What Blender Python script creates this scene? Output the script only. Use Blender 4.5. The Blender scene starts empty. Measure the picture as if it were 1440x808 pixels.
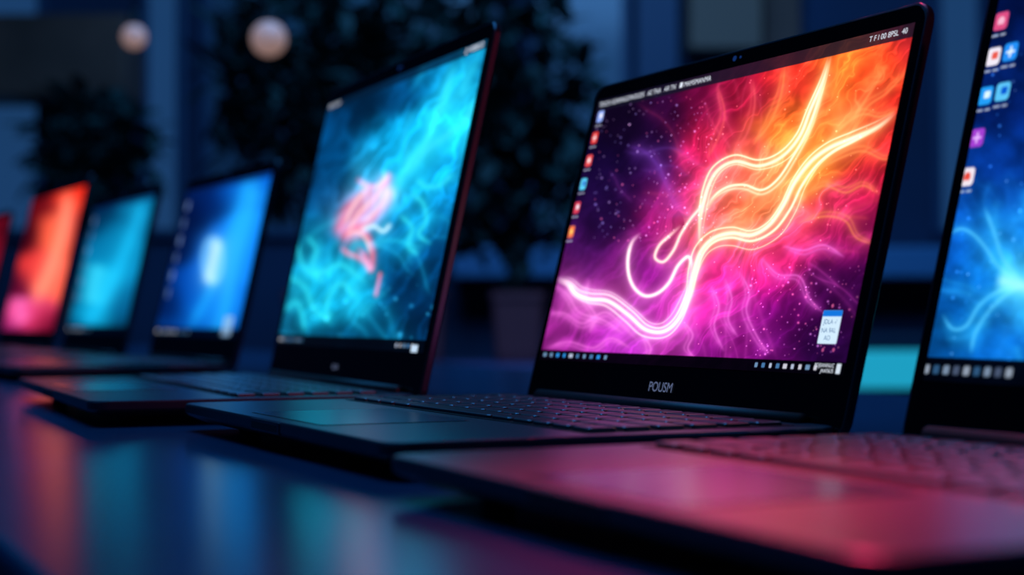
import bpy, bmesh, math, random
import numpy as np
from mathutils import Vector, Matrix

random.seed(7)
scene = bpy.context.scene
try:
    scene.view_settings.view_transform = 'Standard'
    scene.view_settings.look = 'None'
except Exception:
    pass

TABLE_Z = 0.75
T = 0.016            # laptop deck height above the table
F_PX, PITCH, CAM_H = 2261.7, 0.0170, 0.0672

# ------------------------------------------------------------------ camera
cd = bpy.data.cameras.new('camera')
cam = bpy.data.objects.new('camera', cd)
scene.collection.objects.link(cam)
cam.location = (0, 0, TABLE_Z + CAM_H)
cam.rotation_euler = (math.pi / 2 + PITCH, 0, 0)
cd.sensor_width = 36
cd.lens = F_PX / 1440 * 36
cd.clip_start = 0.01
cd.dof.use_dof = True
cd.dof.focus_distance = 0.84
cd.dof.aperture_fstop = 5.4
scene.camera = cam

def photo_xy(P):
    x, y, z = P
    z = z - TABLE_Z - CAM_H
    c, s = math.cos(PITCH), math.sin(PITCH)
    yy = y * c + z * s
    zz = -y * s + z * c
    return 720 + F_PX * x / yy, 404 - F_PX * zz / yy

# ------------------------------------------------------------------ helpers
def material(name, color, rough=0.5, metal=0.0, emis=None, estr=1.0, coat=0.0, noise=None, bump=None, spec=0.5):
    m = bpy.data.materials.new(name)
    m.use_nodes = True
    nt = m.node_tree
    b = nt.nodes['Principled BSDF']
    b.inputs['Base Color'].default_value = (*color, 1)
    b.inputs['Roughness'].default_value = rough
    b.inputs['Metallic'].default_value = metal
    b.inputs['Specular IOR Level'].default_value = spec
    if coat:
        b.inputs['Coat Weight'].default_value = coat
        b.inputs['Coat Roughness'].default_value = 0.08
    if emis:
        b.inputs['Emission Color'].default_value = (*emis, 1)
        b.inputs['Emission Strength'].default_value = estr
    if noise or bump:
        tc = nt.nodes.new('ShaderNodeTexCoord')
        nz = nt.nodes.new('ShaderNodeTexNoise')
        nt.links.new(tc.outputs['Object'], nz.inputs['Vector'])
        sc = (noise or bump)[0]
        nz.inputs['Scale'].default_value = sc
        nz.inputs['Detail'].default_value = 5
        if noise:
            cr = nt.nodes.new('ShaderNodeValToRGB')
            a = noise[1]
            cr.color_ramp.elements[0].color = (*[v * (1 - a) for v in color], 1)
            cr.color_ramp.elements[1].color = (*[min(1, v * (1 + a)) for v in color], 1)
            cr.color_ramp.elements[0].position = 0.3
            cr.color_ramp.elements[1].position = 0.7
            nt.links.new(nz.outputs['Fac'], cr.inputs['Fac'])
            nt.links.new(cr.outputs['Color'], b.inputs['Base Color'])
        if bump:
            nz2 = nt.nodes.new('ShaderNodeTexNoise')
            nt.links.new(tc.outputs['Object'], nz2.inputs['Vector'])
            nz2.inputs['Scale'].default_value = bump[0]
            nz2.inputs['Detail'].default_value = 3
            bp = nt.nodes.new('ShaderNodeBump')
            bp.inputs['Strength'].default_value = bump[1]
            bp.inputs['Distance'].default_value = bump[2]
            nt.links.new(nz2.outputs['Fac'], bp.inputs['Height'])
            nt.links.new(bp.outputs['Normal'], b.inputs['Normal'])
    return m

def new_obj(name, bm, mats, parent=None, smooth=False):
    me = bpy.data.meshes.new(name)
    bmesh.ops.recalc_face_normals(bm, faces=bm.faces)
    bm.to_mesh(me)
    bm.free()
    for m in (mats if isinstance(mats, (list, tuple)) else [mats]):
        me.materials.append(m)
    if smooth:
        for p in me.polygons:
            p.use_smooth = True
    o = bpy.data.objects.new(name, me)
    scene.collection.objects.link(o)
    if parent:
        o.parent = parent
    return o

def add_box(bm, c, s, mat=0, bevel=0.0, seg=2):
    r = bmesh.ops.create_cube(bm, size=1)
    vs = r['verts']
    for v in vs:
        v.co = Vector((v.co.x * s[0] + c[0], v.co.y * s[1] + c[1], v.co.z * s[2] + c[2]))
    fs = set(f for v in vs for f in v.link_faces)
    for f in fs:
        f.material_index = mat
    if bevel:
        es = list(set(e for v in vs for e in v.link_edges))
        r2 = bmesh.ops.bevel(bm, geom=es, offset=bevel, segments=seg, affect='EDGES', profile=0.5)
        for f in r2['faces']:
            f.material_index = mat

def box_obj(name, c, s, mat, parent=None, bevel=0.0):
    bm = bmesh.new()
    add_box(bm, c, s, 0, bevel)
    return new_obj(name, bm, mat, parent)

def rrect(x0, x1, y0, y1, r, n=7):
    pts = []
    for (cx, cy, a0) in ((x1 - r, y1 - r, 0), (x0 + r, y1 - r, 90), (x0 + r, y0 + r, 180), (x1 - r, y0 + r, 270)):
        for i in range(n):
            a = math.radians(a0 + 90 * i / (n - 1))
            pts.append((cx + r * math.cos(a), cy + r * math.sin(a)))
    return pts

def loft(bm, loops, mats=None, cap=True):
    rings = [[bm.verts.new(p) for p in L] for L in loops]
    n = len(rings[0])
    for k in range(len(rings) - 1):
        for i in range(n):
            f = bm.faces.new((rings[k][i], rings[k][(i + 1) % n], rings[k + 1][(i + 1) % n], rings[k + 1][i]))
            if mats:
                f.material_index = mats[k]
    if cap:
        f = bm.faces.new(rings[0][::-1])
        if mats: f.material_index = mats[0]
        f = bm.faces.new(rings[-1])
        if mats: f.material_index = mats[-1]
    return rings

def cyl(bm, p0, p1, r0, r1=None, n=20, mat=0):
    r1 = r0 if r1 is None else r1
    p0, p1 = Vector(p0), Vector(p1)
    d = (p1 - p0).normalized()
    a = d.orthogonal().normalized()
    b = d.cross(a)
    L = []
    for p, r in ((p0, r0), (p1, r1)):
        L.append([tuple(p + (a * math.cos(2 * math.pi * i / n) + b * math.sin(2 * math.pi * i / n)) * r) for i in range(n)])
    loft(bm, L, [mat, mat])

# ------------------------------------------------------------------ materials
M_body = material('laptop_aluminium', (0.050, 0.070, 0.10), 0.33, 0.65, bump=(2500, 0.12, 0.0002))
M_edge = material('laptop_edge', (0.05, 0.06, 0.085), 0.3, 0.7)
M_bezel = material('bezel_glass', (0.0015, 0.002, 0.0035), 0.18, 0.0, spec=0.25)
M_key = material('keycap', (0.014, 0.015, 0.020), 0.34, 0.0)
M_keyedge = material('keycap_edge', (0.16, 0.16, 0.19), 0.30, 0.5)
M_tray = material('key_tray', (0.002, 0.002, 0.003), 0.6, 0.0, spec=0.2)
M_pad = material('trackpad_glass', (0.06, 0.10, 0.15), 0.24, 0.6)
M_dark = material('dark_plastic', (0.004, 0.004, 0.006), 0.5)
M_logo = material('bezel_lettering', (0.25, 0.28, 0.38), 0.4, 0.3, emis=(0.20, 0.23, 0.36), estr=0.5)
M_white = material('screen_text_white', (0, 0, 0), 0.5, emis=(0.75, 0.8, 0.9), estr=1.0)
M_blueT = material('screen_text_blue', (0, 0, 0), 0.5, emis=(0.05, 0.15, 0.35), estr=1.0)
M_lens = material('webcam_lens', (0.002, 0.004, 0.02), 0.05, emis=(0.01, 0.05, 0.25), estr=0.5)

def screen_material():
    m = bpy.data.materials.new('lit_display')
    m.use_nodes = True
    nt = m.node_tree
    b = nt.nodes['Principled BSDF']
    b.inputs['Base Color'].default_value = (0.001, 0.001, 0.001, 1)
    b.inputs['Roughness'].default_value = 0.35
    b.inputs['Specular IOR Level'].default_value = 0.1
    at = nt.nodes.new('ShaderNodeAttribute')
    at.attribute_name = 'pixels'
    nt.links.new(at.outputs['Color'], b.inputs['Emission Color'])
    b.inputs['Emission Strength'].default_value = 1.0
    return m
M_screen = screen_material()

# ------------------------------------------------------------------ 2-D painting (wallpapers)
def vnoise(x, y, seed=0):
    xi = np.floor(x).astype(np.int64); yi = np.floor(y).astype(np.int64)
    fx = x - xi; fy = y - yi
    def h(a, b):
        n = (a * 374761393 + b * 668265263 + seed * 1442695041) & 0x7fffffff
        n = ((n ^ (n >> 13)) * 1274126177) & 0x7fffffff
        return ((n ^ (n >> 16)) & 0xffff) / 65535.0
    u = fx * fx * fx * (fx * (fx * 6 - 15) + 10); v = fy * fy * fy * (fy * (fy * 6 - 15) + 10)
    return (h(xi, yi) * (1 - u) + h(xi + 1, yi) * u) * (1 - v) + (h(xi, yi + 1) * (1 - u) + h(xi + 1, yi + 1) * u) * v

def fbm(x, y, seed=0, o=4):
    s = 0; a = 0.5; t = 0
    for i in range(o):
        s = s + a * vnoise(x * 2 ** i + 17.3 * i, y * 2 ** i - 9.1 * i, seed + i)
        t += a; a *= 0.5
    return s / t

def ridge(n, p):
    return np.clip(1 - np.abs(2 * n - 1) * 2.2, 0, 1) ** p

def palette_field(X, Y, pal, sigma=42, warp=26, seed=3):
    wx = X + warp * 2 * (fbm(X / 70, Y / 70, seed) - .5)
    wy = Y + warp * 2 * (fbm(X / 70 + 31, Y / 70 - 12, seed + 5) - .5)
    W = np.zeros_like(X) + 1e-12
    C = np.zeros(X.shape + (3,))
    for (px, py, c) in pal:
        w = np.exp(-((wx - px) ** 2 + (wy - py) ** 2) / (2 * sigma ** 2)) + 1e-7 / (1 + ((wx - px) ** 2 + (wy - py) ** 2) / 1e4)
        W += w
        C += w[..., None] * np.array(c)
    return C / W[..., None]

def catmull(pts, k=8):
    P = np.array(pts, float)
    P = np.vstack([2 * P[0] - P[1], P, 2 * P[-1] - P[-2]])
    out = []
    for i in range(1, len(P) - 2):
        for t in np.linspace(0, 1, k, endpoint=False):
            a, b, c, d = P[i - 1], P[i], P[i + 1], P[i + 2]
            out.append(0.5 * ((2 * b) + (-a + c) * t + (2 * a - 5 * b + 4 * c - d) * t * t + (-a + 3 * b - 3 * c + d) * t ** 3))
    out.append(P[-2])
    return np.array(out)

def stroke(C, X, Y, pts, w, col, halo=0.35, hw=5.0, core=1.0, white=0.6, taper=True, cmax=1.25):
    """glowing line laid over the wallpaper; col is sRGB 0..1"""
    Q = catmull(pts)
    R = w * hw * 3
    m = (X > Q[:, 0].min() - R) & (X < Q[:, 0].max() + R) & (Y > Q[:, 1].min() - R) & (Y < Q[:, 1].max() + R)
    if not m.any():
        return
    x = X[m]; y = Y[m]
    best = np.full(x.shape, 1e9); tt = np.zeros(x.shape)
    n = len(Q) - 1
    for i in range(n):
        a = Q[i]; d = Q[i + 1] - a; L = d @ d + 1e-9
        t = np.clip(((x - a[0]) * d[0] + (y - a[1]) * d[1]) / L, 0, 1)
        dd = (x - a[0] - t * d[0]) ** 2 + (y - a[1] - t * d[1]) ** 2
        k = dd < best
        best[k] = dd[k]; tt[k] = (i + t[k]) / n
    dist = np.sqrt(best)
    amp = np.clip(np.minimum(tt, 1 - tt) * 7, 0.0, 1) if taper else 1.0
    g = np.exp(-(dist / w) ** 2) * core * amp
    h = np.exp(-(dist / (w * hw)) ** 1.3) * halo * amp
    col = np.array(col)
    add = h[..., None] * col
    base = C[m]
    base = base + add * np.clip(cmax - base, 0, None)
    k = np.clip(g, 0, 1)[..., None]
    target = np.maximum(base, col * (1 - white) + np.array((1.25, 1.18, 1.12)) * white)
    C[m] = base * (1 - k) + target * k

def offset_line(pts, off, ph=0.0, amp=0.0):
    P = np.array(pts, float)
    d = np.gradient(P, axis=0)
    nrm = np.stack([-d[:, 1], d[:, 0]], 1)
    nrm /= (np.linalg.norm(nrm, axis=1)[:, None] + 1e-9)
    s = np.linspace(0, 1, len(P))
    k = off * np.sin(np.pi * np.clip(s, 0.04, 1)) ** 0.7 + amp * np.sin(s * 9 + ph)
    return P + nrm * k[:, None]

def stars(C, X, Y, n, box, seed, cols, smin=.7, smax=1.8, amp=0.8):
    r = np.random.RandomState(seed)
    for i in range(n):
        cx = r.uniform(box[0], box[2]); cy = r.uniform(box[1], box[3]); s = smin + (smax - smin) * r.rand() ** 3
        m = (np.abs(X - cx) < s * 4) & (np.abs(Y - cy) < s * 4)
        if m.any():
            C[m] += (np.exp(-((X[m] - cx) ** 2 + (Y[m] - cy) ** 2) / s ** 2) * amp * r.uniform(.4, 1))[..., None] * np.array(cols[r.randint(len(cols))])

def wisps(C, X, Y, n, box, ang, seed, cols, L=90, w=1.6, core=.4, halo=.25, curl=1.0, jit=.25, hw=4.5):
    """soft curling filaments"""
    r = np.random.RandomState(seed)
    for i in range(n):
        x = r.uniform(box[0], box[2]); y = r.uniform(box[1], box[3])
        a = ang(x, y) + r.uniform(-jit, jit)
        P = [(x, y)]
        k = r.uniform(-1, 1) * curl
        st = L * r.uniform(.5, 1.3) / 7
        for j in range(7):
            a += k * .24 + r.uniform(-.08, .08)
            if j in (2, 5): k = -k * r.uniform(.5, 1.4)
            x += math.cos(a) * st; y += math.sin(a) * st
            P.append((x, y))
        q = cols(P[3][0], P[3][1]) if callable(cols) else cols[r.randint(len(cols))]
        s = r.uniform(.5, 1.2)
        stroke(C, X, Y, P, w * r.uniform(.6, 1.6), q, halo=halo * s, hw=hw, core=core * s, white=.05)

# ---- wallpaper 1 : magenta / orange flow
def paint_flow(X, Y):
    pal = [(1280,60,(.85,.18,.20)),(1230,100,(.97,.28,.14)),(1190,85,(.98,.42,.15)),(1120,100,(.90,.20,.16)),(1060,125,(.62,.08,.20)),
     (1000,140,(.42,.06,.24)),(940,160,(.20,.05,.22)),(870,170,(.11,.05,.17)),(900,210,(.14,.06,.24)),(860,240,(.12,.06,.24)),(850,300,(.16,.07,.27)),(920,260,(.30,.07,.33)),
     (820,345,(.25,.08,.33)),(800,400,(.52,.14,.50)),(780,440,(.55,.15,.50)),(765,490,(.50,.12,.46)),(985,225,(.75,.10,.32)),
     (1010,190,(.76,.12,.26)),(960,290,(.78,.13,.42)),(930,330,(.64,.12,.45)),(1000,300,(.98,.36,.36)),(1050,240,(.98,.34,.30)),(1060,300,(1,.48,.28)),
     (1100,180,(.98,.40,.16)),(1110,250,(1,.46,.20)),(1150,200,(1,.45,.15)),(1170,160,(.95,.30,.15)),(1200,200,(.93,.24,.17)),(1240,150,(.92,.20,.14)),
     (1260,200,(.76,.12,.17)),(1235,260,(.75,.11,.25)),(1240,330,(.50,.08,.30)),(1180,300,(.80,.14,.32)),(1180,350,(.48,.08,.36)),(1120,320,(.95,.22,.36)),(1100,360,(.85,.13,.44)),
     (1050,350,(.95,.28,.42)),(1040,400,(.85,.11,.48)),(1000,430,(.78,.11,.55)),(1000,380,(.85,.15,.50)),(950,480,(.62,.13,.60)),(960,430,(.75,.15,.62)),(900,370,(.42,.08,.45)),(860,390,(.50,.11,.50)),(910,400,(.58,.11,.55)),
     (870,470,(.60,.15,.64)),(820,480,(.60,.13,.58)),(1050,450,(.58,.08,.50)),(1110,430,(.42,.06,.42)),(1170,410,(.26,.05,.30)),(1205,390,(.30,.05,.32)),(1100,490,(.40,.07,.42)),(1040,495,(.50,.08,.50)),(1170,480,(.18,.05,.26)),(1220,420,(.22,.05,.28))]
    C = palette_field(X, Y, pal, sigma=25, warp=22)
    a = math.radians(-48)
    wx = X + 50 * (fbm(X / 60, Y / 60, 21) - .5); wy = Y + 50 * (fbm(X / 60 + 9, Y / 60, 23) - .5)
    s = wx * math.cos(a) + wy * math.sin(a); t = -wx * math.sin(a) + wy * math.cos(a)
    f1 = ridge(fbm(s / 120, t / 28, 31, 3), 2)
    f2 = ridge(fbm(s / 80 + 5, t / 13, 41, 3), 3)
    cl = fbm(X / 40, Y / 40, 51, 4)
    lum = C.max(axis=2)
    C *= (0.60 + 0.46 * cl + 0.50 * f1 * lum + 0.38 * f2 * lum)[..., None]
    def ang(x, y):
        return math.atan2(y - 300, x - 1060)
    def colr(x, y):
        if y < 250 and x > 1080: return (1, .42, .15)
        if x > 1120 and y < 330: return (.95, .28, .25)
        if x < 900 and y < 320: return (.35, .22, .62)
        if y > 360: return (.85, .25, .72)
        return (.95, .25, .42)
    wisps(C, X, Y, 46, (960, 150, 1210, 430), ang, 5, colr, L=120, w=1.9, core=.16, halo=.10, jit=.3, hw=3.5)
    for P in ([(1270,150),(1240,165),(1215,160),(1190,175),(1160,205)], [(1275,215),(1245,225),(1215,212),(1185,222),(1150,240)], [(1250,90),(1225,130),(1200,165),(1170,190)],
              [(1285,90),(1250,130),(1220,150),(1195,190),(1150,215)], [(1240,275),(1215,262),(1190,270),(1160,262),(1130,275)], [(1235,345),(1205,335),(1190,310),(1160,305),(1120,315)],
              [(1060,110),(1062,150),(1050,190),(1030,215)], [(1010,120),(1020,160),(1010,195),(995,225)], [(1105,90),(1100,130),(1085,170),(1060,205)]):
        for o in (0, 7):
            stroke(C, X, Y, offset_line(P, o, o, 1), 2.0, (1, .48, .22) if P[0][0] > 1100 else (.95,.25,.28), halo=.16, hw=4, core=.45 if o == 0 else .26, white=.1)
    for P in ([(775,395),(800,415),(815,440),(850,450),(880,470)], [(765,440),(795,440),(820,455),(850,440),(870,450),(900,480)], [(765,490),(800,480),(835,490),(860,475),(890,490)],
              [(1000,400),(1012,430),(1005,460),(1020,495)], [(1040,380),(1055,410),(1050,440),(1070,480),(1085,498)], [(1070,360),(1095,385),(1125,390),(1140,420),(1160,440)],
              [(960,450),(975,470),(968,490),(980,505)], [(1100,345),(1130,352),(1160,345),(1190,362)], [(1020,390),(1030,420),(1025,450),(1040,475)],
              [(830,390),(825,420),(838,445),(830,470)], [(905,470),(915,490),(910,505)]):
        for o in (0, 6):
            stroke(C, X, Y, offset_line(P, o, o, 1), 1.8, (.95, .36, .85), halo=.17, hw=4, core=.45 if o == 0 else .24, white=.1)
    wisps(C, X, Y, 7, (850, 200, 930, 330), lambda x, y: math.radians(40), 10, [(.35,.20,.60),(.45,.16,.5)], L=110, w=2.0, core=.18, halo=.14, curl=1.6)
    # main ribbon
    PK = (1, .42, .85); OR = (1, .55, .18); YE = (1, .86, .50)
    A = [(1170,76),(1160,112),(1142,155),(1126,192),(1100,220),(1068,232),(1035,226),(1010,240),(996,268),(988,305),(984,350),(974,395),(962,432),(945,458),(922,466),(900,454),(882,430),(862,416),(838,420),(818,422),(802,402),(782,398)]
    D = [(782,392),(800,398),(812,412),(830,420),(856,424),(884,444),(908,464),(934,466),(954,448),(968,415),(975,380),(985,352),(1004,334),(1030,328),(1058,332),(1084,318),(1104,290),(1120,256),(1142,226),(1168,206),(1200,192),(1235,176),(1262,158)]
    stroke(C, X, Y, A, 14, OR, halo=.12, hw=2.2, core=.0, white=0)
    stroke(C, X, Y, D[11:], 15, OR, halo=.20, hw=2.0, core=.06, white=0)
    stroke(C, X, Y, D[:11], 9, PK, halo=.26, hw=2.2, core=.06, white=0)
    for i, (o, w, k) in enumerate([(0, 2.5, 1), (8, 1.4, .85), (-7, .9, .5)]):
        stroke(C, X, Y, offset_line(A[:11], o, i, 1.5), w, YE, halo=.24, hw=3.2, core=k, white=.6)
    for i, (o, w, k) in enumerate([(0, 3.0, 1), (8, 1.3, .75), (-8, 1.2, .6), (14, .8, .35)]):
        stroke(C, X, Y, offset_line(D[:11], -o, i, 1.2), w, (1, .75, .95), halo=.26, hw=3.2, core=k, white=.75)
    for i, (o, w, k) in enumerate([(0, 3.2, 1), (9, 1.9, .95), (-8, 1.2, .7), (17, .9, .45)]):
        stroke(C, X, Y, offset_line(D[8:], o, i * 1.3, 2.2), w, YE, halo=.24, hw=3.2, core=k, white=.65)
    LP = [(903,327),(890,340),(884,362),(885,386),(893,405),(908,416),(926,412),(942,397),(954,374),(968,361),(973,372),(969,392)]
    stroke(C, X, Y, LP, 2.5, (1, .60, .85), halo=.36, hw=4, core=1, white=.8)
    LQ = [(1000,252),(990,285),(972,308),(958,330),(948,352),(934,368),(922,362),(928,345),(944,330),(960,316)]
    stroke(C, X, Y, LQ, 2.2, (1, .60, .55), halo=.32, hw=4, core=1, white=.65)
    LR = [(992,300),(1004,276),(1024,262),(1048,260),(1072,268),(1094,254),(1114,224),(1136,182),(1153,132),(1165,84)]
    for o, k in ((0, .95), (6, .5)):
        stroke(C, X, Y, offset_line(LR, o, o, 1), 1.8, YE, halo=.22, hw=3.5, core=k, white=.6)
    stroke(C, X, Y, [(880,205),(905,212),(925,232),(938,260),(950,285),(965,300)], 2.6, (.42,.22,.65), halo=.30, hw=4, core=.3, white=0)
    stars(C, X, Y, 260, (835, 130, 1010, 340), 1, [(.8,.7,.9),(.9,.4,.5),(.6,.6,.9)], .6, 1.6, .8)
    stars(C, X, Y, 160, (1040, 370, 1240, 500), 2, [(1,.5,.6),(.9,.6,.9)], .6, 1.7, .8)
    stars(C, X, Y, 120, (960, 90, 1240, 500), 3, [(1,.7,.6)], .6, 1.4, .6)
    return C

# ---- wallpaper 2 : teal smoke with coral swirl
def paint_teal(X, Y):
    pal = [(680,80,(.04,.36,.56)),(640,110,(.07,.54,.78)),(600,90,(.03,.34,.54)),(560,100,(.03,.22,.38)),(500,120,(.02,.16,.28)),(470,160,(.02,.18,.32)),(470,210,(.02,.23,.40)),
     (450,280,(.02,.20,.36)),(430,340,(.05,.38,.54)),(410,400,(.06,.50,.66)),(390,470,(.04,.32,.46)),(450,430,(.06,.54,.70)),(500,400,(.06,.50,.66)),(560,350,(.04,.38,.58)),
     (600,300,(.06,.48,.70)),(620,220,(.08,.64,.88)),(640,170,(.10,.72,.92)),(650,240,(.04,.38,.60)),(640,310,(.03,.28,.48)),(560,200,(.06,.58,.80)),(520,230,(.10,.60,.80)),(590,400,(.02,.20,.36)),(560,460,(.02,.22,.36)),
     (480,480,(.03,.28,.42)),(500,300,(.30,.50,.66)),(520,260,(.20,.62,.82)),(560,280,(.08,.64,.86)),(600,450,(.02,.16,.30)),(610,360,(.03,.26,.46)),(470,330,(.06,.46,.66))]
    C = palette_field(X, Y, pal, sigma=22, warp=22)
    a = math.radians(-55)
    wx = X + 40 * (fbm(X / 50, Y / 50, 61) - .5); wy = Y + 40 * (fbm(X / 50 + 9, Y / 50, 63) - .5)
    s = wx * math.cos(a) + wy * math.sin(a); t = -wx * math.sin(a) + wy * math.cos(a)
    f1 = ridge(fbm(s / 90, t / 22, 71, 3), 2)
    C *= (0.66 + 0.50 * fbm(X / 35, Y / 35, 81) + 0.45 * f1)[..., None]
    CY = [(.10,.78,.95),(.12,.70,.92),(.08,.62,.82)]
    wisps(C, X, Y, 18, (560, 100, 670, 300), lambda x, y: math.radians(-60), 12, CY, L=130, w=3.2, core=.20, halo=.18, hw=3)
    wisps(C, X, Y, 14, (395, 330, 540, 450), lambda x, y: math.radians(40 if int(x) % 2 else -50), 13, CY, L=110, w=3.0, core=.26, halo=.18, curl=2, hw=3)
    wisps(C, X, Y, 6, (570, 260, 640, 340), lambda x, y: math.radians(80), 14, CY, L=80, w=2.6, core=.2, halo=.16, curl=2.4, hw=3)
    stroke(C, X, Y, [(640,80),(628,130),(612,170),(600,200),(580,225),(560,262),(545,300)], 6, (.15,.88,1), halo=.32, hw=3, core=.5, white=.08)
    stroke(C, X, Y, [(682,130),(655,170),(630,190),(600,212),(570,250)], 5, (.15,.85,1), halo=.32, hw=3, core=.45, white=.08)
    for P in ([(405,330),(418,345),(425,370),(440,385),(460,380),(480,372),(500,385),(520,400)], [(392,400),(410,392),(430,405),(440,430),(455,445),(470,440)], [(400,440),(415,425),(425,440),(430,470)],
              [(500,420),(485,400),(470,405),(460,430),(465,460)], [(430,330),(445,350),(440,375),(455,400)], [(575,270),(595,285),(600,310),(590,330),(610,345)], [(560,300),(580,320),(575,345),(590,360)],
              [(640,240),(620,260),(600,262),(585,250)]):
        stroke(C, X, Y, P, 3.4, (.12,.85,.95), halo=.26, hw=3, core=.6, white=.08)
    CO = (1, .44, .46)
    for P, w in (([(530,262),(512,275),(495,290),(482,312),(478,338)],10),([(548,240),(540,262),(528,280),(508,300),(492,325),(484,350)],10),([(550,258),(545,280),(530,300),(510,318),(496,340)],9),
                 ([(486,330),(500,322),(515,330),(524,352),(522,378),(514,360),(500,345)],5),([(478,345),(490,356),(505,362),(518,372),(524,384)],4),([(536,380),(533,398),(528,420)],3),
                 ([(500,250),(520,262),(540,258),(550,240)],4)):
        stroke(C, X, Y, P, w, CO, halo=.10, hw=1.8, core=.8, white=.04)
    for P in ([(545,245),(530,275),(505,300),(488,330)], [(520,262),(500,285),(484,318)], [(548,262),(535,290),(512,312)], [(486,332),(502,326),(516,338),(522,360)]):
        stroke(C, X, Y, P, 2.4, (1, .80, .80), halo=.0, hw=2, core=.65, white=.2)
    stroke(C, X, Y, [(505,325),(525,318),(540,325),(552,312)], 3, (.6,.88,1), halo=.2, hw=3, core=.8, white=.4)
    stars(C, X, Y, 60, (380, 380, 620, 500), 4, [(.3,.8,.95)], .8, 4.0, .5)
    return C

# ---- wallpaper 3 : blue nebula (foreground laptop)
def paint_nebula(X, Y):
    pal = [(1400,20,(.02,.08,.26)),(1400,150,(.03,.12,.36)),(1440,100,(.04,.14,.40)),(1350,250,(.04,.17,.44)),(1420,230,(.05,.24,.62)),(1340,330,(.05,.30,.68)),(1400,330,(.08,.46,.92)),
     (1430,390,(.20,.72,1)),(1460,420,(.22,.75,1)),(1330,400,(.04,.28,.62)),(1320,450,(.05,.36,.66)),(1380,470,(.07,.46,.88)),(1310,510,(.04,.24,.46)),(1420,500,(.05,.34,.70)),(1380,400,(.07,.50,.92)),(1500,300,(.04,.3,.7)),(1600,200,(.04,.15,.4)),(1600,450,(.05,.3,.6)),(1800,300,(.03,.12,.3)),(1900,600,(.03,.12,.3))]
    C = palette_field(X, Y, pal, sigma=34, warp=24)
    C *= (0.6 + 0.7 * fbm(X / 30, Y / 30, 91))[..., None]
    BL = [(.10,.50,.95),(.15,.65,1),(.08,.40,.85)]
    wisps(C, X, Y, 22, (1320, 280, 1470, 500), lambda x, y: math.atan2(y - 400, x - 1440) + .6, 15, BL, L=90, w=2.6, core=.18, halo=.18, curl=1.6, hw=3.5)
    wisps(C, X, Y, 8, (1340, 180, 1450, 300), lambda x, y: math.radians(70), 16, BL[2:], L=90, w=2.4, core=.14, halo=.14)
    for P in ([(1335,330),(1352,322),(1370,330),(1388,350),(1405,375),(1440,400)], [(1325,440),(1340,462),(1360,458),(1378,430),(1405,410),(1440,402)], [(1366,500),(1372,470),(1390,440),(1415,415),(1440,402)], [(1385,290),(1400,330),(1412,365),(1440,400)]):
        stroke(C, X, Y, P, 2.6, (.20,.72,1), halo=.26, hw=3.5, core=.65, white=.12)
    stroke(C, X, Y, [(1400,392),(1440,402),(1480,410)], 9, (.40,.88,1), halo=.5, hw=2.6, core=.6, white=.35)
    stars(C, X, Y, 130, (1300, 20, 1600, 520), 6, [(.3,.6,1),(.7,.85,1)], .7, 2.4, .7)
    return C

def paint_azure(X, Y):
    pal = [(290,270,(.03,.14,.38)),(340,250,(.04,.30,.72)),(375,245,(.05,.38,.84)),(250,330,(.02,.09,.26)),(235,420,(.02,.12,.32)),(225,480,(.03,.20,.46)),(300,350,(.05,.36,.84)),(345,340,(.07,.45,.95)),(310,440,(.05,.38,.86)),(270,470,(.04,.30,.68)),(320,480,(.03,.18,.45)),(275,410,(.04,.30,.72)),(262,290,(.02,.08,.23))]
    C = palette_field(X, Y, pal, sigma=18, warp=10)
    stroke(C, X, Y, [(362,240),(350,300),(330,370),(318,430),(300,495)], 10, (.15,.66,1), halo=.35, hw=2.4, core=.6, white=0)
    stroke(C, X, Y, [(352,240),(336,300),(300,400),(262,470)], 6, (.12,.64,1), halo=.25, hw=2.4, core=.5, white=0)
    P = [(300 + 13 * math.cos(k), 366 + 30 * math.sin(k)) for k in np.linspace(0, 6.28, 12)]
    stroke(C, X, Y, P, 4, (.45,.80,1), halo=.12, hw=2.0, core=.5, white=.05, taper=False)
    stroke(C, X, Y, [(304,345),(300,368),(296,390)], 8, (.65,.90,1), halo=.3, hw=2.0, core=.9, white=.2, taper=False)
    return C

def paint_cyan(X, Y):
    pal = [(140,300,(.02,.17,.30)),(190,275,(.05,.40,.58)),(110,400,(.03,.24,.38)),(100,470,(.04,.30,.44)),(160,340,(.05,.46,.66)),(140,400,(.08,.66,.86)),(165,400,(.06,.54,.76)),(180,420,(.04,.32,.50)),(130,450,(.06,.56,.76)),(160,480,(.03,.20,.32)),(205,300,(.04,.34,.52))]
    C = palette_field(X, Y, pal, sigma=16, warp=8)
    stroke(C, X, Y, [(205,270),(190,320),(165,380),(140,430),(115,460)], 9, (.12,.76,1), halo=.3, hw=2.2, core=.5, white=0)
    stroke(C, X, Y, [(140,370),(132,400),(128,430)], 10, (.25,.85,1), halo=.25, hw=2, core=.5, white=.0)
    return C

def paint_ember(X, Y):
    pal = [(60,285,(.36,.04,.08)),(95,275,(.95,.18,.12)),(35,330,(.20,.02,.08)),(75,330,(1,.32,.22)),(90,330,(1.05,.40,.28)),(50,380,(.92,.22,.22)),(75,390,(1.05,.38,.30)),(20,400,(.30,.04,.16)),(30,440,(.92,.24,.50)),(55,440,(.85,.22,.38)),(10,470,(.45,.08,.30)),(70,460,(.35,.04,.14)),(105,330,(.60,.08,.12))]
    C = palette_field(X, Y, pal, sigma=14, warp=8)
    stroke(C, X, Y, [(98,262),(90,320),(70,380),(45,430)], 9, (1.1,.55,.42), halo=.28, hw=2.2, core=.7, white=.1)
    stroke(C, X, Y, [(30,415),(28,440),(35,455)], 10, (1,.40,.72), halo=.28, hw=2, core=.6, white=.05)
    return C

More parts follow.
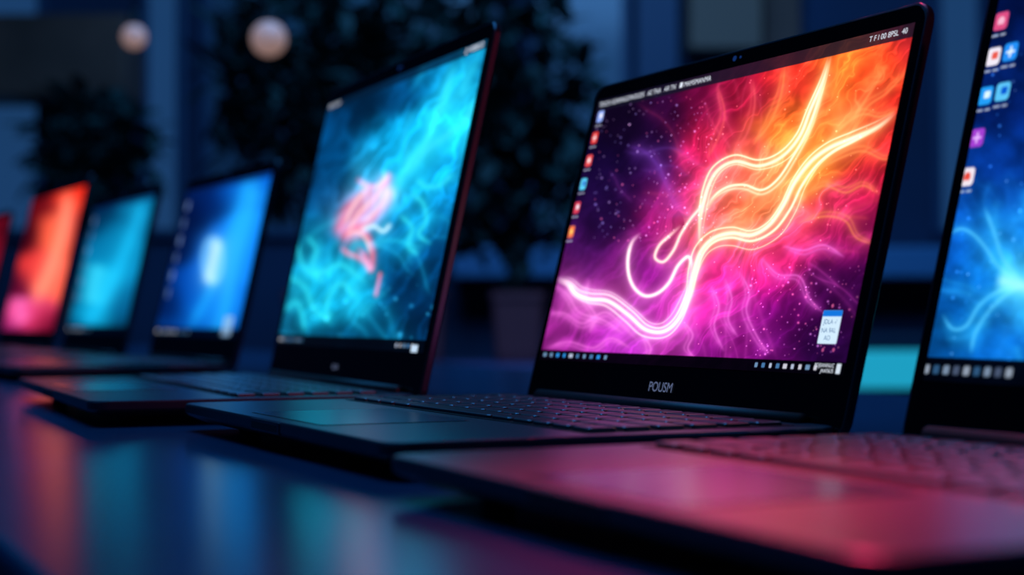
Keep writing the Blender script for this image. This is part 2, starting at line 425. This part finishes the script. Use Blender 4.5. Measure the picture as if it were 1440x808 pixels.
def paint_rose(X, Y):
    C = np.zeros(X.shape + (3,)) + np.array((.42, .06, .13))
    C *= (0.5 + fbm(X / 40, Y / 40, 99))[..., None]
    return C

# ------------------------------------------------------------------ laptop
def mesh_from_arrays(name, verts, faces, mat, parent, cols=None):
    me = bpy.data.meshes.new(name)
    nv = len(verts); nf = len(faces)
    me.vertices.add(nv)
    me.vertices.foreach_set('co', verts.astype(np.float32).ravel())
    me.loops.add(nf * 4)
    me.loops.foreach_set('vertex_index', faces.astype(np.int32).ravel())
    me.polygons.add(nf)
    me.polygons.foreach_set('loop_start', (np.arange(nf) * 4).astype(np.int32))
    me.update(calc_edges=True)
    me.validate()
    if cols is not None:
        at = me.color_attributes.new(name='pixels', type='FLOAT_COLOR', domain='POINT')
        c4 = np.concatenate([cols.reshape(-1, 3), np.ones((nv, 1))], 1).astype(np.float32)
        at.data.foreach_set('color', c4.ravel())
    me.materials.append(mat)
    o = bpy.data.objects.new(name, me)
    scene.collection.objects.link(o)
    o.parent = parent
    return o

def text_obj(name, body, size, mat, parent, loc, align='LEFT', depth=0.0):
    cu = bpy.data.curves.new(name, 'FONT')
    cu.body = body
    cu.size = size
    cu.align_x = align
    cu.align_y = 'CENTER'
    cu.extrude = depth
    o = bpy.data.objects.new(name, cu)
    scene.collection.objects.link(o)
    bpy.context.view_layer.update()
    dg = bpy.context.evaluated_depsgraph_get()
    me = bpy.data.meshes.new_from_object(o.evaluated_get(dg))
    bpy.data.objects.remove(o)
    me.materials.clear()
    me.materials.append(mat)
    m = bpy.data.objects.new(name, me)
    scene.collection.objects.link(m)
    m.parent = parent
    m.location = loc
    return m

def solve_h(src, dst):
    A = []; b = []
    for (x, y), (u, v) in zip(src, dst):
        A.append([x, y, 1, 0, 0, 0, -u * x, -u * y]); b.append(u)
        A.append([0, 0, 0, x, y, 1, -v * x, -v * y]); b.append(v)
    h = np.linalg.solve(np.array(A, float), np.array(b, float))
    return np.append(h, 1).reshape(3, 3)

def make_laptop(xr, yr, yaw, W, D, H, tilt, painter, res, deco=None, scale=1.0):
    """(xr,yr) right end of the hinge line; local x left->right, local -y toward the user."""
    root = bpy.data.objects.new('laptop', None)
    scene.collection.objects.link(root)
    u = Vector((math.cos(yaw), math.sin(yaw), 0))
    c = Vector((xr, yr, 0)) - u * (W / 2)
    root.location = (c.x, c.y, TABLE_Z)
    root.rotation_euler = (0, 0, yaw)
    root.empty_display_size = 0.05
    # ---- base
    bm = bmesh.new()
    def ring(inset, z, r):
        return [(x, y, z) for x, y in rrect(-W / 2 + inset, W / 2 - inset, -D + inset, -0.0005 - inset, r)]
    loft(bm, [ring(.022, .0042, .012), ring(.009, .0058, .012), ring(.0018, .0092, .011), ring(0.0, .0108, .011), ring(0, T - .0012, .011), ring(.0004, T - .0003, .011), ring(.0011, T, .011)])
    for (fx, fy) in ((-.40, -.15), (.40, -.15), (-.40, -.86), (.40, -.86)):
        cyl(bm, (fx * W, fy * D, 0.0), (fx * W, fy * D, .0046), .006, .007, 16)
    new_obj('base', bm, [M_body], root)
    # front opening lip and side ports
    bm = bmesh.new()
    add_box(bm, (0, -D + .0004, T - .0034), (.048, .0020, .0060), 0, .0007)
    add_box(bm, (0, -D - .0003, T - .0036), (.042, .0008, .0036), 1, .0003)
    for (py, pl) in ((-.145, .026), (-.062, .022)):
        add_box(bm, (W / 2, py * D / .75, T - .0032), (.0008, pl * .70, .0048), 0, .0003)
        add_box(bm, (W / 2 + .0002, py * D / .75, T - .0032), (.0008, pl * .58, .0034), 1, .0003)
    new_obj('ports_and_lip', bm, [M_edge, M_dark], root)
    # keyboard
    bm = bmesh.new()
    kx = W * .455
    y_top, y_bot = -.020, -D * .56
    add_box(bm, (0, (y_top + y_bot) / 2, T + .0001), (2 * kx + .004, y_top - y_bot + .004, .0004), 0)
    rows = [[1] * 14, [1] * 13 + [1.6], [1.5] + [1] * 12 + [1.1], [1.8] + [1] * 11 + [1.8], [2.3] + [1] * 10 + [2.3], [1.1, 1.1, 1.1, 1.2, 5.4, 1.2, 1.1, 1, 1, 1]]
    rh = (y_top - y_bot) / len(rows)
    for ri, row in enumerate(rows):
        tot = sum(row); x = -kx
        y1 = y_top - ri * rh; y0 = y1 - rh
        for wk in row:
            wk = wk / tot * 2 * kx
            g = .0017
            a, b, c0, d = x + g, x + wk - g, y0 + g, y1 - g
            z0, z1 = T + .0003, T + .0020
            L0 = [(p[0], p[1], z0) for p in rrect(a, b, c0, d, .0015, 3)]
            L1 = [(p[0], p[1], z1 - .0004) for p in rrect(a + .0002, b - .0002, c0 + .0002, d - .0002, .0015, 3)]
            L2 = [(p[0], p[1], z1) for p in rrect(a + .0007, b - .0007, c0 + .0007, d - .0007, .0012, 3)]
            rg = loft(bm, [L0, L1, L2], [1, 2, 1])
            x += wk
    new_obj('keyboard', bm, [M_tray, M_key, M_keyedge], root)
    # trackpad
    bm = bmesh.new()
    px, py0, py1 = W * .17, -D * .955, -D * .62
    loft(bm, [[(p[0], p[1], T + .00005) for p in rrect(-px - .0008, px + .0008, py0 - .0008, py1 + .0008, .004, 5)], [(p[0], p[1], T + .00015) for p in rrect(-px - .0008, px + .0008, py0 - .0008, py1 + .0008, .004, 5)]], [1, 1])
    loft(bm, [[(p[0], p[1], T + .0001) for p in rrect(-px, px, py0, py1, .004, 5)], [(p[0], p[1], T + .0003) for p in rrect(-px, px, py0, py1, .004, 5)]], [0, 0])
    new_obj('trackpad', bm, [M_pad, M_dark], root)
    # hinge barrel
    bm = bmesh.new()
    cyl(bm, (-W * .42, -.0035, T + .0005), (W * .42, -.0035, T + .0005), .0042, n=24)
    new_obj('hinge_barrel', bm, [M_dark], root, smooth=True)
    # ---- lid : local frame x right, y up along the lid, z toward the viewer
    lid = bpy.data.objects.new('lid', None)
    scene.collection.objects.link(lid)
    lid.parent = root
    lid.location = (0, .0004, T)
    ct, st = math.cos(tilt), math.sin(tilt)
    Mx = Matrix(((1, 0, 0), (0, st, -ct), (0, ct, st))).to_4x4()
    lid.rotation_euler = Mx.to_euler()
    th = .0062
    bot = -.0085
    bm = bmesh.new()
    def lr(inset, z, r):
        return [(x, y, z) for x, y in rrect(-W / 2 + inset, W / 2 - inset, bot + inset, H - inset, max(r - inset * .5, .002), 8)]
    loft(bm, [lr(.004, -th, .011), lr(.0012, -th + .0008, .011), lr(0, -th + .002, .011), lr(0, -.0009, .011), lr(.0006, -.0001, .011), lr(.0014, 0, .011)])
    new_obj('lid_shell', bm, [M_edge], lid)
    bm = bmesh.new()
    loft(bm, [lr(.0016, -.0002, .011), lr(.0016, .00015, .011)])
    new_obj('bezel', bm, [M_bezel], lid)
    # ---- display
    sx, stp, sb = .0080 * scale, .0108 * scale, .0235 * min(scale, 1.15)
    x0, x1, y0, y1 = -W / 2 + sx, W / 2 - sx, sb, H - stp
    root_m = Matrix.Translation(root.location) @ Matrix.Rotation(yaw, 4, 'Z')
    lid_m = root_m @ Matrix.Translation(lid.location) @ Mx
    src = [(x0, y0), (x1, y0), (x1, y1), (x0, y1)]
    dst = [photo_xy(lid_m @ Vector((a, b, 0))) for a, b in src]
    Hm = solve_h(src, dst)
    Hi = np.linalg.inv(Hm)
    nx, ny = res
    gx, gy = np.meshgrid(np.linspace(x0, x1, nx), np.linspace(y0, y1, ny))
    w = Hm[2, 0] * gx + Hm[2, 1] * gy + Hm[2, 2]
    PX = (Hm[0, 0] * gx + Hm[0, 1] * gy + Hm[0, 2]) / w
    PY = (Hm[1, 0] * gx + Hm[1, 1] * gy + Hm[1, 2]) / w
    C = painter(PX, PY)
    def loc(px, py):
        v = Hi @ np.array([px, py, 1.0])
        return v[0] / v[2], v[1] / v[2]
    ctx = dict(C=C, gx=gx, gy=gy, x0=x0, x1=x1, y0=y0, y1=y1, loc=loc, lid=lid)
    if deco:
        deco(ctx)
    C = np.clip(ctx['C'], 0, None)
    lin = np.where(C < 1, np.power(np.clip(C, 0, 1), 2.2), 1 + (C - 1) * 2.5)
    lin = np.clip(lin * 1.08, 0, 2.2)
    V = np.stack([gx, gy, np.full_like(gx, .0004)], -1).reshape(-1, 3)
    idx = np.arange(nx * ny).reshape(ny, nx)
    Fc = np.stack([idx[:-1, :-1], idx[:-1, 1:], idx[1:, 1:], idx[1:, :-1]], -1).reshape(-1, 4)
    mesh_from_arrays('display', V, Fc, M_screen, lid, lin)
    # webcam
    bm = bmesh.new()
    cyl(bm, (0, H - stp * .5, .0002), (0, H - stp * .5, .0005), .0016, n=16)
    cyl(bm, (.006, H - stp * .5, .0002), (.006, H - stp * .5, .0005), .0008, n=12)
    new_obj('webcam', bm, [M_lens], lid)
    return root, lid, loc, (x0, x1, y0, y1)

def rect(ctx, cx, cy, w, h, col, r=.001, a=1.0):
    gx, gy = ctx['gx'], ctx['gy']
    qx = np.abs(gx - cx) - (w / 2 - r); qy = np.abs(gy - cy) - (h / 2 - r)
    d = np.hypot(np.maximum(qx, 0), np.maximum(qy, 0)) + np.minimum(np.maximum(qx, qy), 0) - r
    m = np.clip(.5 - d / .0005, 0, 1) * a
    ctx['C'][:] = ctx['C'] * (1 - m[..., None]) + np.array(col) * m[..., None]

def icon(ctx, px, py, s, c1, c2, label=True, kind=0):
    x, y = ctx['loc'](px, py)
    rect(ctx, x, y, s, s, c1, s * .22)
    if kind == 0:
        rect(ctx, x + s * .1, y + s * .05, s * .45, s * .4, c2, s * .1)
    elif kind == 1:
        rect(ctx, x, y, s * .6, s * .14, c2, s * .05); rect(ctx, x, y, s * .14, s * .6, c2, s * .05)
    else:
        rect(ctx, x, y, s * .5, s * .5, c2, s * .25); rect(ctx, x, y - s * .3, s * .2, s * .3, c1, s * .1)
    if label:
        rect(ctx, x - s * .25, y - s * .78, s * .5, s * .13, (.75, .78, .85), s * .04, .8)
        rect(ctx, x + s * .32, y - s * .78, s * .4, s * .13, (.75, .78, .85), s * .04, .8)

def bars(ctx, top=.0075, bottom=.0062, topc=(.10, .10, .16), botc=(.02, .02, .04), ta=.85):
    cx = (ctx['x0'] + ctx['x1']) / 2; w = ctx['x1'] - ctx['x0'] + .01
    if top:
        rect(ctx, cx, ctx['y1'] - top / 2 + .0005, w, top + .001, topc, .0001, ta)
    rect(ctx, cx, ctx['y0'] + bottom / 2 - .0005, w, bottom + .001, botc, .0001, .93)

def tray_icons(ctx, n, xs, pitch, h, seed, cols, size=.0026):
    r = random.Random(seed)
    for i in range(n):
        x = xs + i * pitch
        c = r.choice(cols)
        rect(ctx, x, ctx['y0'] + h, pitch * r.uniform(.35, .62), size, c, .0006, .9)

GREY = [(.75, .8, .9), (.45, .6, .75), (.85, .85, .9), (.3, .5, .7)]

def deco1(ctx):
    bars(ctx)
    s = .0080
    icon(ctx, 845, 164, s, (.55, .65, .95), (.95, .95, 1))
    icon(ctx, 837, 194, s, (.90, .25, .25), (.95, .9, .9), kind=1)
    icon(ctx, 829, 226, s, (.92, .30, .32), (1, .9, .9), kind=2)
    icon(ctx, 821, 259, s, (.35, .80, .95), (.2, .4, .8))
    icon(ctx, 812, 292, s, (.85, .25, .35), (.95, .9, .95))
    icon(ctx, 804, 326, s, (.95, .45, .30), (1, .8, .4), kind=2)
    x, y = ctx['loc'](1168, 460)
    rect(ctx, x, y, .0150, .0165, (.80, .90, .97), .0008)
    rect(ctx, x, y + .0068, .0150, .0030, (.10, .45, .85), .0006)
    for (px, py) in ((1158, 492), (1173, 492), (1172, 430)):
        a, b = ctx['loc'](px, py)
        rect(ctx, a, b, .0020, .0020, (.8, .35, .55), .001, .8)
    tray_icons(ctx, 10, ctx['x0'] + .006, .0088, .0032, 3, GREY + [(.2, .6, .95)])
    tray_icons(ctx, 9, ctx['x1'] - .072, .0062, .0032, 4, GREY)
    rect(ctx, ctx['x1'] - .0045, ctx['y0'] + .0032, .0035, .0050, (.8, .85, .9), .0005)
def deco2(ctx):
    bars(ctx, .0065, .0085, (.05, .12, .2), (.02, .04, .07), .7)
    for i, (px, py) in enumerate([(457,150),(452,175),(446,200),(440,225),(434,247),(430,271),(425,296)]):
        icon(ctx, px, py, .0105, [(.8,.85,.95),(.6,.65,.85),(.75,.4,.7),(.8,.85,.9),(.7,.75,.9),(.2,.5,.9),(.75,.45,.75)][i], (.9, .92, 1), True, i % 3)
    tray_icons(ctx, 10, ctx['x0'] + .006, .0075, .0042, 5, GREY)
    tray_icons(ctx, 5, ctx['x1'] - .055, .008, .0042, 6, GREY)
    x, y = ctx['loc'](583, 492)
    rect(ctx, x, y, .012, .007, (.75, .85, .95), .001)
def deco0(ctx):
    bars(ctx, 0, .0105)
    s = .0085
    icon(ctx, 1409, 30, s, (.85, .30, .50), (.95, .7, .8), kind=2)
    icon(ctx, 1398, 80, s, (.93, .90, .95), (.9, .35, .3))
    icon(ctx, 1422, 73, s, (.15, .55, .95), (.9, .95, 1), kind=1)
    icon(ctx, 1387, 135, s, (.15, .60, .95), (.85, .95, 1), kind=0)
    icon(ctx, 1411, 129, s, (.35, .75, .95), (.05, .35, .8))
    icon(ctx, 1375, 194, s, (.62, .25, .80), (.9, .7, 1), False, 1)
    icon(ctx, 1361, 249, s, (.93, .88, .92), (.9, .3, .25), kind=2)
    x, y = ctx['loc'](1302, 528)
    for i in range(9):
        rect(ctx, x + i * .0062, ctx['y0'] + .0052, .0038, .0040, [(.6,.65,.72),(.2,.35,.5),(.5,.58,.68),(.3,.35,.45)][i % 4], .0008, .9)
def deco3(ctx):
    bars(ctx, .006, .010, (.05, .12, .3), (.02, .04, .09), .6)
    for i in range(6):
        rect(ctx, ctx['x0'] + .018, ctx['y1'] - .02 - i * .022, .012, .012, [(.5,.6,.8),(.4,.5,.7)][i % 2], .003, .7)
    x, y = ctx['loc'](320, 458)
    rect(ctx, x, y, .030, .022, (.6, .75, .9), .002, .8)
    tray_icons(ctx, 8, ctx['x0'] + .01, .018, .005, 7, GREY)

L1, lid1, loc1, b1 = make_laptop(.1523, .7398, -1.1216, .3300, .2243, .2083, .2523, paint_flow, (900, 560), deco1)
L2, lid2, loc2, b2 = make_laptop(-.0598, 1.0372, -1.1649, .3821, .2080, .2526, .2159, paint_teal, (480, 340), deco2, scale=1.15)
L0, lid0, loc0, b0 = make_laptop(.2925, .4437, -1.1166, .2832, .2400, .2130, .2556, paint_nebula, (520, 380), deco0)
L3, *_ = make_laptop(-.293, 1.690, -1.086, .338, .225, .224, .222, paint_azure, (170, 120), deco3, scale=1.3)
L4, *_ = make_laptop(-.486, 2.002, -1.090, .354, .225, .225, .216, paint_cyan, (150, 100), deco3, scale=1.4)
L5, *_ = make_laptop(-.672, 2.338, -1.070, .385, .240, .266, .223, paint_ember, (150, 100), scale=1.6)
L6, *_ = make_laptop(-.914, 2.76, -1.080, .360, .235, .240, .223, paint_rose, (60, 40))

# lettering on / in the displays
text_obj('bezel_lettering', 'POUSM', .0078, M_logo, lid1, (-.002, .0112, .0006), 'CENTER')
text_obj('bezel_lettering', 'DIUAI', .0055, M_logo, lid2, (-.002, .0120, .0006), 'CENTER')
yb = b1[3] - .0037
text_obj('menu_text', 'TEXCN ADAMAGOWOODS   AE TNA   AR TN   \u25A0 MAMSMANMA', .0046, M_white, lid1, (b1[0] + .003, yb, .0008))
text_obj('menu_status_text', 'T F I 00 8PSL  40', .0042, M_white, lid1, (b1[1] - .004, yb, .0008), 'RIGHT')
text_obj('clock_text', 'POJSANNUC', .0027, M_white, lid1, (b1[1] - .0075, b1[2] + .0044, .0008), 'RIGHT')
text_obj('clock_text', 'JAAISIUS', .0027, M_white, lid1, (b1[1] - .0075, b1[2] + .0018, .0008), 'RIGHT')
gx_, gy_ = loc1(1168, 460)
text_obj('gadget_text', 'JDLA -/', .0034, M_blueT, lid1, (gx_, gy_ + .0025, .0008), 'CENTER')
text_obj('gadget_text', 'NA 9AL', .0034, M_blueT, lid1, (gx_, gy_ - .0018, .0008), 'CENTER')
text_obj('gadget_text', 'AO', .0034, M_blueT, lid1, (gx_, gy_ - .0055, .0008), 'CENTER')
text_obj('menu_text', '28JMV 3WWUT', .0050, M_white, lid2, (b2[0] + .004, b2[3] - .0034, .0008))
text_obj('menu_status_text', 'Q WEBBEUD', .0060, M_white, lid2, (b2[1] - .004, b2[3] - .0034, .0008), 'RIGHT')

# ------------------------------------------------------------------ table
M_table = material('table_lacquer', (0.008, 0.050, 0.125), 0.21, 0.0, noise=(9, .15), bump=(420, 0.08, 0.0006), spec=1.0)
M_tleg = material('table_leg_steel', (0.02, 0.02, 0.025), 0.4, 0.8)
u = Vector((math.cos(-1.1216), math.sin(-1.1216), 0)); d = Vector((u.y, -u.x, 0))
R1 = Vector((.1523, .7398, 0))
t0, t1, e0, e1 = -2.9, 1.5, -.43, .389
ctr = R1 + u * ((t0 + t1) / 2) + d * ((e0 + e1) / 2)
table = bpy.data.objects.new('conference_table', None)
scene.collection.objects.link(table)
table.location = (ctr.x, ctr.y, 0)
table.rotation_euler = (0, 0, -1.1216)
LX, LY = t1 - t0, e1 - e0
bm = bmesh.new()
add_box(bm, (0, 0, TABLE_Z - .016), (LX, LY, .032), 0, .004, 3)
new_obj('tabletop', bm, M_table, table)
bm = bmesh.new()
for ax in (-LX / 2 + .15, 0, LX / 2 - .15):
    for ay in (-LY / 2 + .08, LY / 2 - .08):
        add_box(bm, (ax, ay, (TABLE_Z - .032) / 2), (.06, .06, TABLE_Z - .032), 0, .004)
for ay in (-LY / 2 + .08, LY / 2 - .08):
    add_box(bm, (0, ay, TABLE_Z - .062), (LX - .3, .03, .06), 0, .003)
new_obj('legs', bm, M_tleg, table)

# ------------------------------------------------------------------ room
M_wall = material('wall_paint', (0.016, 0.045, 0.11), 0.8, noise=(1.2, .3))
M_floor = material('floor_concrete', (0.010, 0.016, 0.03), 0.35, noise=(3, .3))
M_ceil = material('ceiling_paint', (0.01, 0.015, 0.03), 0.9)
M_trim = material('painted_trim', (0.025, 0.07, 0.16), 0.5)
M_sill = material('sill_stone', (0.10, 0.28, 0.52), 0.45)
M_wood = material('brown_panel', (0.17, 0.075, 0.05), 0.6, noise=(4, .3))
M_beige = material('beige_panel', (0.32, 0.19, 0.13), 0.7)
M_sky = material('dusk_window_glass', (0.01, 0.02, 0.04), 0.15, emis=(0.003, 0.016, 0.050), estr=1.0)
M_sky2 = material('lit_window_glass', (0.01, 0.02, 0.04), 0.15, emis=(0.010, 0.045, 0.130), estr=1.0)
XL, XR, YN, YF, ZC = -3.4, 3.4, -2.0, 5.4, 2.9
box_obj('floor', ((XL + XR) / 2, (YN + YF) / 2, -.05), (XR - XL, YF - YN, .1), M_floor)
box_obj('ceiling', ((XL + XR) / 2, (YN + YF) / 2, ZC + .05), (XR - XL, YF - YN, .1), M_ceil)
box_obj('wall_back', ((XL + XR) / 2, YF + .05, ZC / 2), (XR - XL, .1, ZC), M_wall)
box_obj('wall_front', ((XL + XR) / 2, YN - .05, ZC / 2), (XR - XL, .1, ZC), M_wall)
box_obj('wall_left', (XL - .05, (YN + YF) / 2, ZC / 2), (.1, YF - YN, ZC), M_wall)
box_obj('wall_right', (XR + .05, (YN + YF) / 2, ZC / 2), (.1, YF - YN, ZC), M_wall)

def window(name, xa, xb, za, zb, glass, frame=.03):
    e = bpy.data.objects.new(name, None); scene.collection.objects.link(e)
    e.location = ((xa + xb) / 2, YF - .02, (za + zb) / 2)
    w, h = xb - xa, zb - za
    bm = bmesh.new()
    add_box(bm, (0, 0, 0), (w - frame, .01, h - frame), 0)
    new_obj('pane', bm, glass, e)
    bm = bmesh.new()
    add_box(bm, (-w / 2, 0, 0), (frame, .04, h), 0, .004); add_box(bm, (w / 2, 0, 0), (frame, .04, h), 0, .004)
    add_box(bm, (0, 0, h / 2), (w, .04, frame), 0, .004); add_box(bm, (0, 0, -h / 2), (w, .04, frame), 0, .004)
    new_obj('frame', bm, M_trim, e)
    return e
def bx(px, Y=YF): return (px - 720) / F_PX * Y
def bz(py, Y=YF): return TABLE_Z + CAM_H + (442 - py) / F_PX * Y
window('window_1', bx(-250), bx(60), 1.09, 2.5, M_sky2)
window('window_2', bx(205), bx(255), 1.09, 2.5, M_sky2)
window('window_3', bx(290), bx(700), 1.09, 2.5, M_sky)
window('window_4', bx(750), bx(880), 1.09, 2.5, M_sky2)
window('window_5', bx(1316), bx(1378), 1.09, 2.5, M_sky2)
window('window_6', bx(1440), bx(1700), 1.09, 2.5, M_sky)
box_obj('windowsill', ((bx(640) + bx(1800)) / 2, YF - .13, (bz(350) + bz(392)) / 2), (bx(1800) - bx(640), .24, bz(350) - bz(392)), M_sill, bevel=.01)
box_obj('trim_1', ((bx(895) + bx(950)) / 2, YF - .04, ZC / 2), (bx(950) - bx(895), .08, ZC), M_trim)
box_obj('trim_2', ((bx(1070) + bx(1120)) / 2, YF - .04, ZC / 2), (bx(1120) - bx(1070), .08, ZC), M_wood)
box_obj('wall_cabinet', ((bx(962) + bx(1060)) / 2, YF - .10, bz(80) + .35), (bx(1060) - bx(962), .2, .7), M_beige, bevel=.006)
box_obj('wall_shelf', ((bx(-60) + bx(205)) / 2, YF - .15, (bz(40) + bz(150)) / 2), (bx(205) - bx(-60), .28, bz(40) - bz(150)), M_wood, bevel=.01)

# low counter with a cyan light strip
M_counter = material('counter_laminate', (0.012, 0.03, 0.06), 0.4)
M_led = material('cyan_led_diffuser', (0.02, 0.2, 0.25), 0.4, emis=(0.012, 0.32, 0.46), estr=1.0)
YC = 4.2
cnt = bpy.data.objects.new('counter', None); scene.collection.objects.link(cnt)
cx0, cx1 = bx(1130, YC), bx(1800, YC)
cnt.location = ((cx0 + cx1) / 2, YC + .25, 0)
zt = bz(470, YC)
bm = bmesh.new()
add_box(bm, (0, 0, zt / 2), (cx1 - cx0, .5, zt), 0, .006)
new_obj('body', bm, M_counter, cnt)
bm = bmesh.new()
add_box(bm, (0, -.258, (bz(492, YC) + bz(545, YC)) / 2), (cx1 - cx0 - .02, .014, bz(492, YC) - bz(545, YC)), 0, .004)
new_obj('light_strip', bm, M_led, cnt)

# bench with planters
M_bench = material('bench_top', (0.09, 0.05, 0.16), 0.5)
YB = 3.7
box_obj('bench', (-.49, YB + .2, bz(512, YB) / 2), (1.84, .4, bz(512, YB)), M_bench, bevel=.01)

M_leaf = material('leaf_green', (0.006, 0.036, 0.034), 0.6, noise=(6, .4), spec=0.3)
M_stem = material('plant_stem', (0.01, 0.012, 0.012), 0.7)
M_pot = material('planter_terracotta', (0.32, 0.06, 0.07), 0.6)
def plant(px, y, zbase, pot_w, pot_h, czpx, rx, rz, nleaf, seed, leaf=.085):
    r = random.Random(seed)
    e = bpy.data.objects.new('potted_plant', None); scene.collection.objects.link(e)
    x = bx(px, y)
    e.location = (x, y, zbase + .0005)
    bm = bmesh.new()
    L = []
    for k, (s, z) in enumerate(((.78, 0), (.84, .02), (.98, pot_h - .02), (1.04, pot_h - .018), (1.04, pot_h), (.92, pot_h), (.9, pot_h - .03))):
        L.append([(a, b, z) for a, b in rrect(-pot_w / 2 * s, pot_w / 2 * s, -pot_w / 2 * s, pot_w / 2 * s, pot_w * .12, 5)])
    loft(bm, L)
    new_obj('planter', bm, M_pot, e)
    cz = bz(czpx, y) - zbase
    bm = bmesh.new()
    for i in range(16):
        a = r.uniform(0, 6.28); rr = r.uniform(.1, .8)
        tip = Vector((math.cos(a) * rx * rr, math.sin(a) * rx * .6 * rr, cz + r.uniform(-.5, .8) * rz))
        mid = Vector((tip.x * .3, tip.y * .3, (pot_h + tip.z) * .5))
        base = Vector((r.uniform(-.02, .02), r.uniform(-.02, .02), pot_h - .03))
        cyl(bm, base, mid, .007, .005, 6); cyl(bm, mid, tip, .005, .002, 6)
    new_obj('stems', bm, M_stem, e)
    bm = bmesh.new()
    for i in range(nleaf):
        while True:
            p = Vector((r.uniform(-1, 1), r.uniform(-1, 1), r.uniform(-1, 1)))
            if p.length < 1: break
        p = Vector((p.x * rx, p.y * rx * .6, max(.08, cz + p.z * rz)))
        l = leaf * r.uniform(.6, 1.3)
        q = Matrix.Rotation(r.uniform(0, 6.28), 3, 'Z') @ Matrix.Rotation(r.uniform(-.9, 1.0), 3, 'Y') @ Matrix.Rotation(r.uniform(-.6, .6), 3, 'X')
        prof = [(0, 0, 0), (.25, .17, .03), (.55, .2, .03), (.85, .10, -.03), (1, 0, -.08)]
        ctr_ = [bm.verts.new(p + q @ Vector((a * l, 0, c * l - abs(b) * .25 * l))) for a, b, c in prof]
        lf = [bm.verts.new(p + q @ Vector((a * l, b * l, c * l))) for a, b, c in prof[1:4]]
        rt = [bm.verts.new(p + q @ Vector((a * l, -b * l, c * l))) for a, b, c in prof[1:4]]
        for side in (lf, rt):
            bm.faces.new((ctr_[0], ctr_[1], side[0]))
            bm.faces.new((ctr_[1], ctr_[2], side[1], side[0]))
            bm.faces.new((ctr_[2], ctr_[3], side[2], side[1]))
            bm.faces.new((ctr_[3], ctr_[4], side[2]))
    new_obj('foliage', bm, M_leaf, e)
zb = bz(512, YB)
plant(728, YB + .2, zb, .13, .17, 170, .20, .36, 800, 1)
plant(440, YB + .2, zb, .13, .17, 130, .26, .32, 950, 2)
plant(590, YB + .2, zb, .13, .17, 150, .22, .36, 900, 4)
plant(130, YB + .2, zb, .13, .17, 215, .15, .15, 380, 3)

# pendant lamps
M_globe = material('lamp_globe', (0.5, 0.4, 0.35), 0.4, emis=(0.25, 0.145, 0.115), estr=1.0)
for (px, py, y, r) in ((187, 50, 3.3, .025), (377, 53, 3.1, .034)):
    e = bpy.data.objects.new('pendant_lamp', None); scene.collection.objects.link(e)
    e.location = (bx(px, y), y, bz(py, y))
    bm = bmesh.new()
    bmesh.ops.create_uvsphere(bm, u_segments=24, v_segments=16, radius=r)
    new_obj('globe', bm, M_globe, e, smooth=True)
    bm = bmesh.new()
    cyl(bm, (0, 0, r * .9), (0, 0, r + .03), .012, .008, 16)
    cyl(bm, (0, 0, r + .02), (0, 0, ZC - bz(py, y) - .01), .0020, n=8)
    cyl(bm, (0, 0, ZC - bz(py, y) - .02), (0, 0, ZC - bz(py, y)), .04, n=20)
    new_obj('cord', bm, M_dark, e)

# ------------------------------------------------------------------ lights
def area(name, loc, target, size, energy, color, sy=None):
    ld = bpy.data.lights.new(name, 'AREA')
    ld.energy = energy; ld.color = color; ld.size = size
    if sy:
        ld.shape = 'RECTANGLE'; ld.size_y = sy
    o = bpy.data.objects.new(name, ld)
    scene.collection.objects.link(o)
    o.location = loc
    o.rotation_euler = (Vector(target) - Vector(loc)).to_track_quat('-Z', 'Y').to_euler()
    return o
def spot(name, loc, target, energy, color, deg, blend=.8, radius=.04):
    ld = bpy.data.lights.new(name, 'SPOT')
    ld.energy = energy; ld.color = color; ld.spot_size = math.radians(deg); ld.spot_blend = blend
    ld.shadow_soft_size = radius
    o = bpy.data.objects.new(name, ld)
    scene.collection.objects.link(o)
    o.location = loc
    o.rotation_euler = (Vector(target) - Vector(loc)).to_track_quat('-Z', 'Y').to_euler()
    return o
area('overhead_fill_blue', (-.6, 1.4, 2.8), (-.3, 1.3, .75), 1.6, 34, (.05, .38, 1))  # added blue fill without a fixture, gives the tabletop its sheen
area('background_fill_blue', (.3, 3.4, 2.8), (.3, 4.8, 1), 1.8, 50, (.13, .42, 1))  # added blue fill that brightens the far end of the room
spot('red_edge_spot', (.9, -.3, 1.55), (-.07, 1.04, .88), 16, (1, .08, .20), 15, .8)  # added spot with no visible source, reddens the second laptop's lid edge
spot('pink_spot', (.11, .98, 1.30), (.105, .455, TABLE_Z), 62, (1, .03, .11), 20, 1.0, .10)  # added spot with no visible source, boosts pink glow on the near deck
w = bpy.data.worlds.new('night'); scene.world = w
w.use_nodes = True
w.node_tree.nodes['Background'].inputs[0].default_value = (.005, .02, .06, 1)
w.node_tree.nodes['Background'].inputs[1].default_value = 1.0
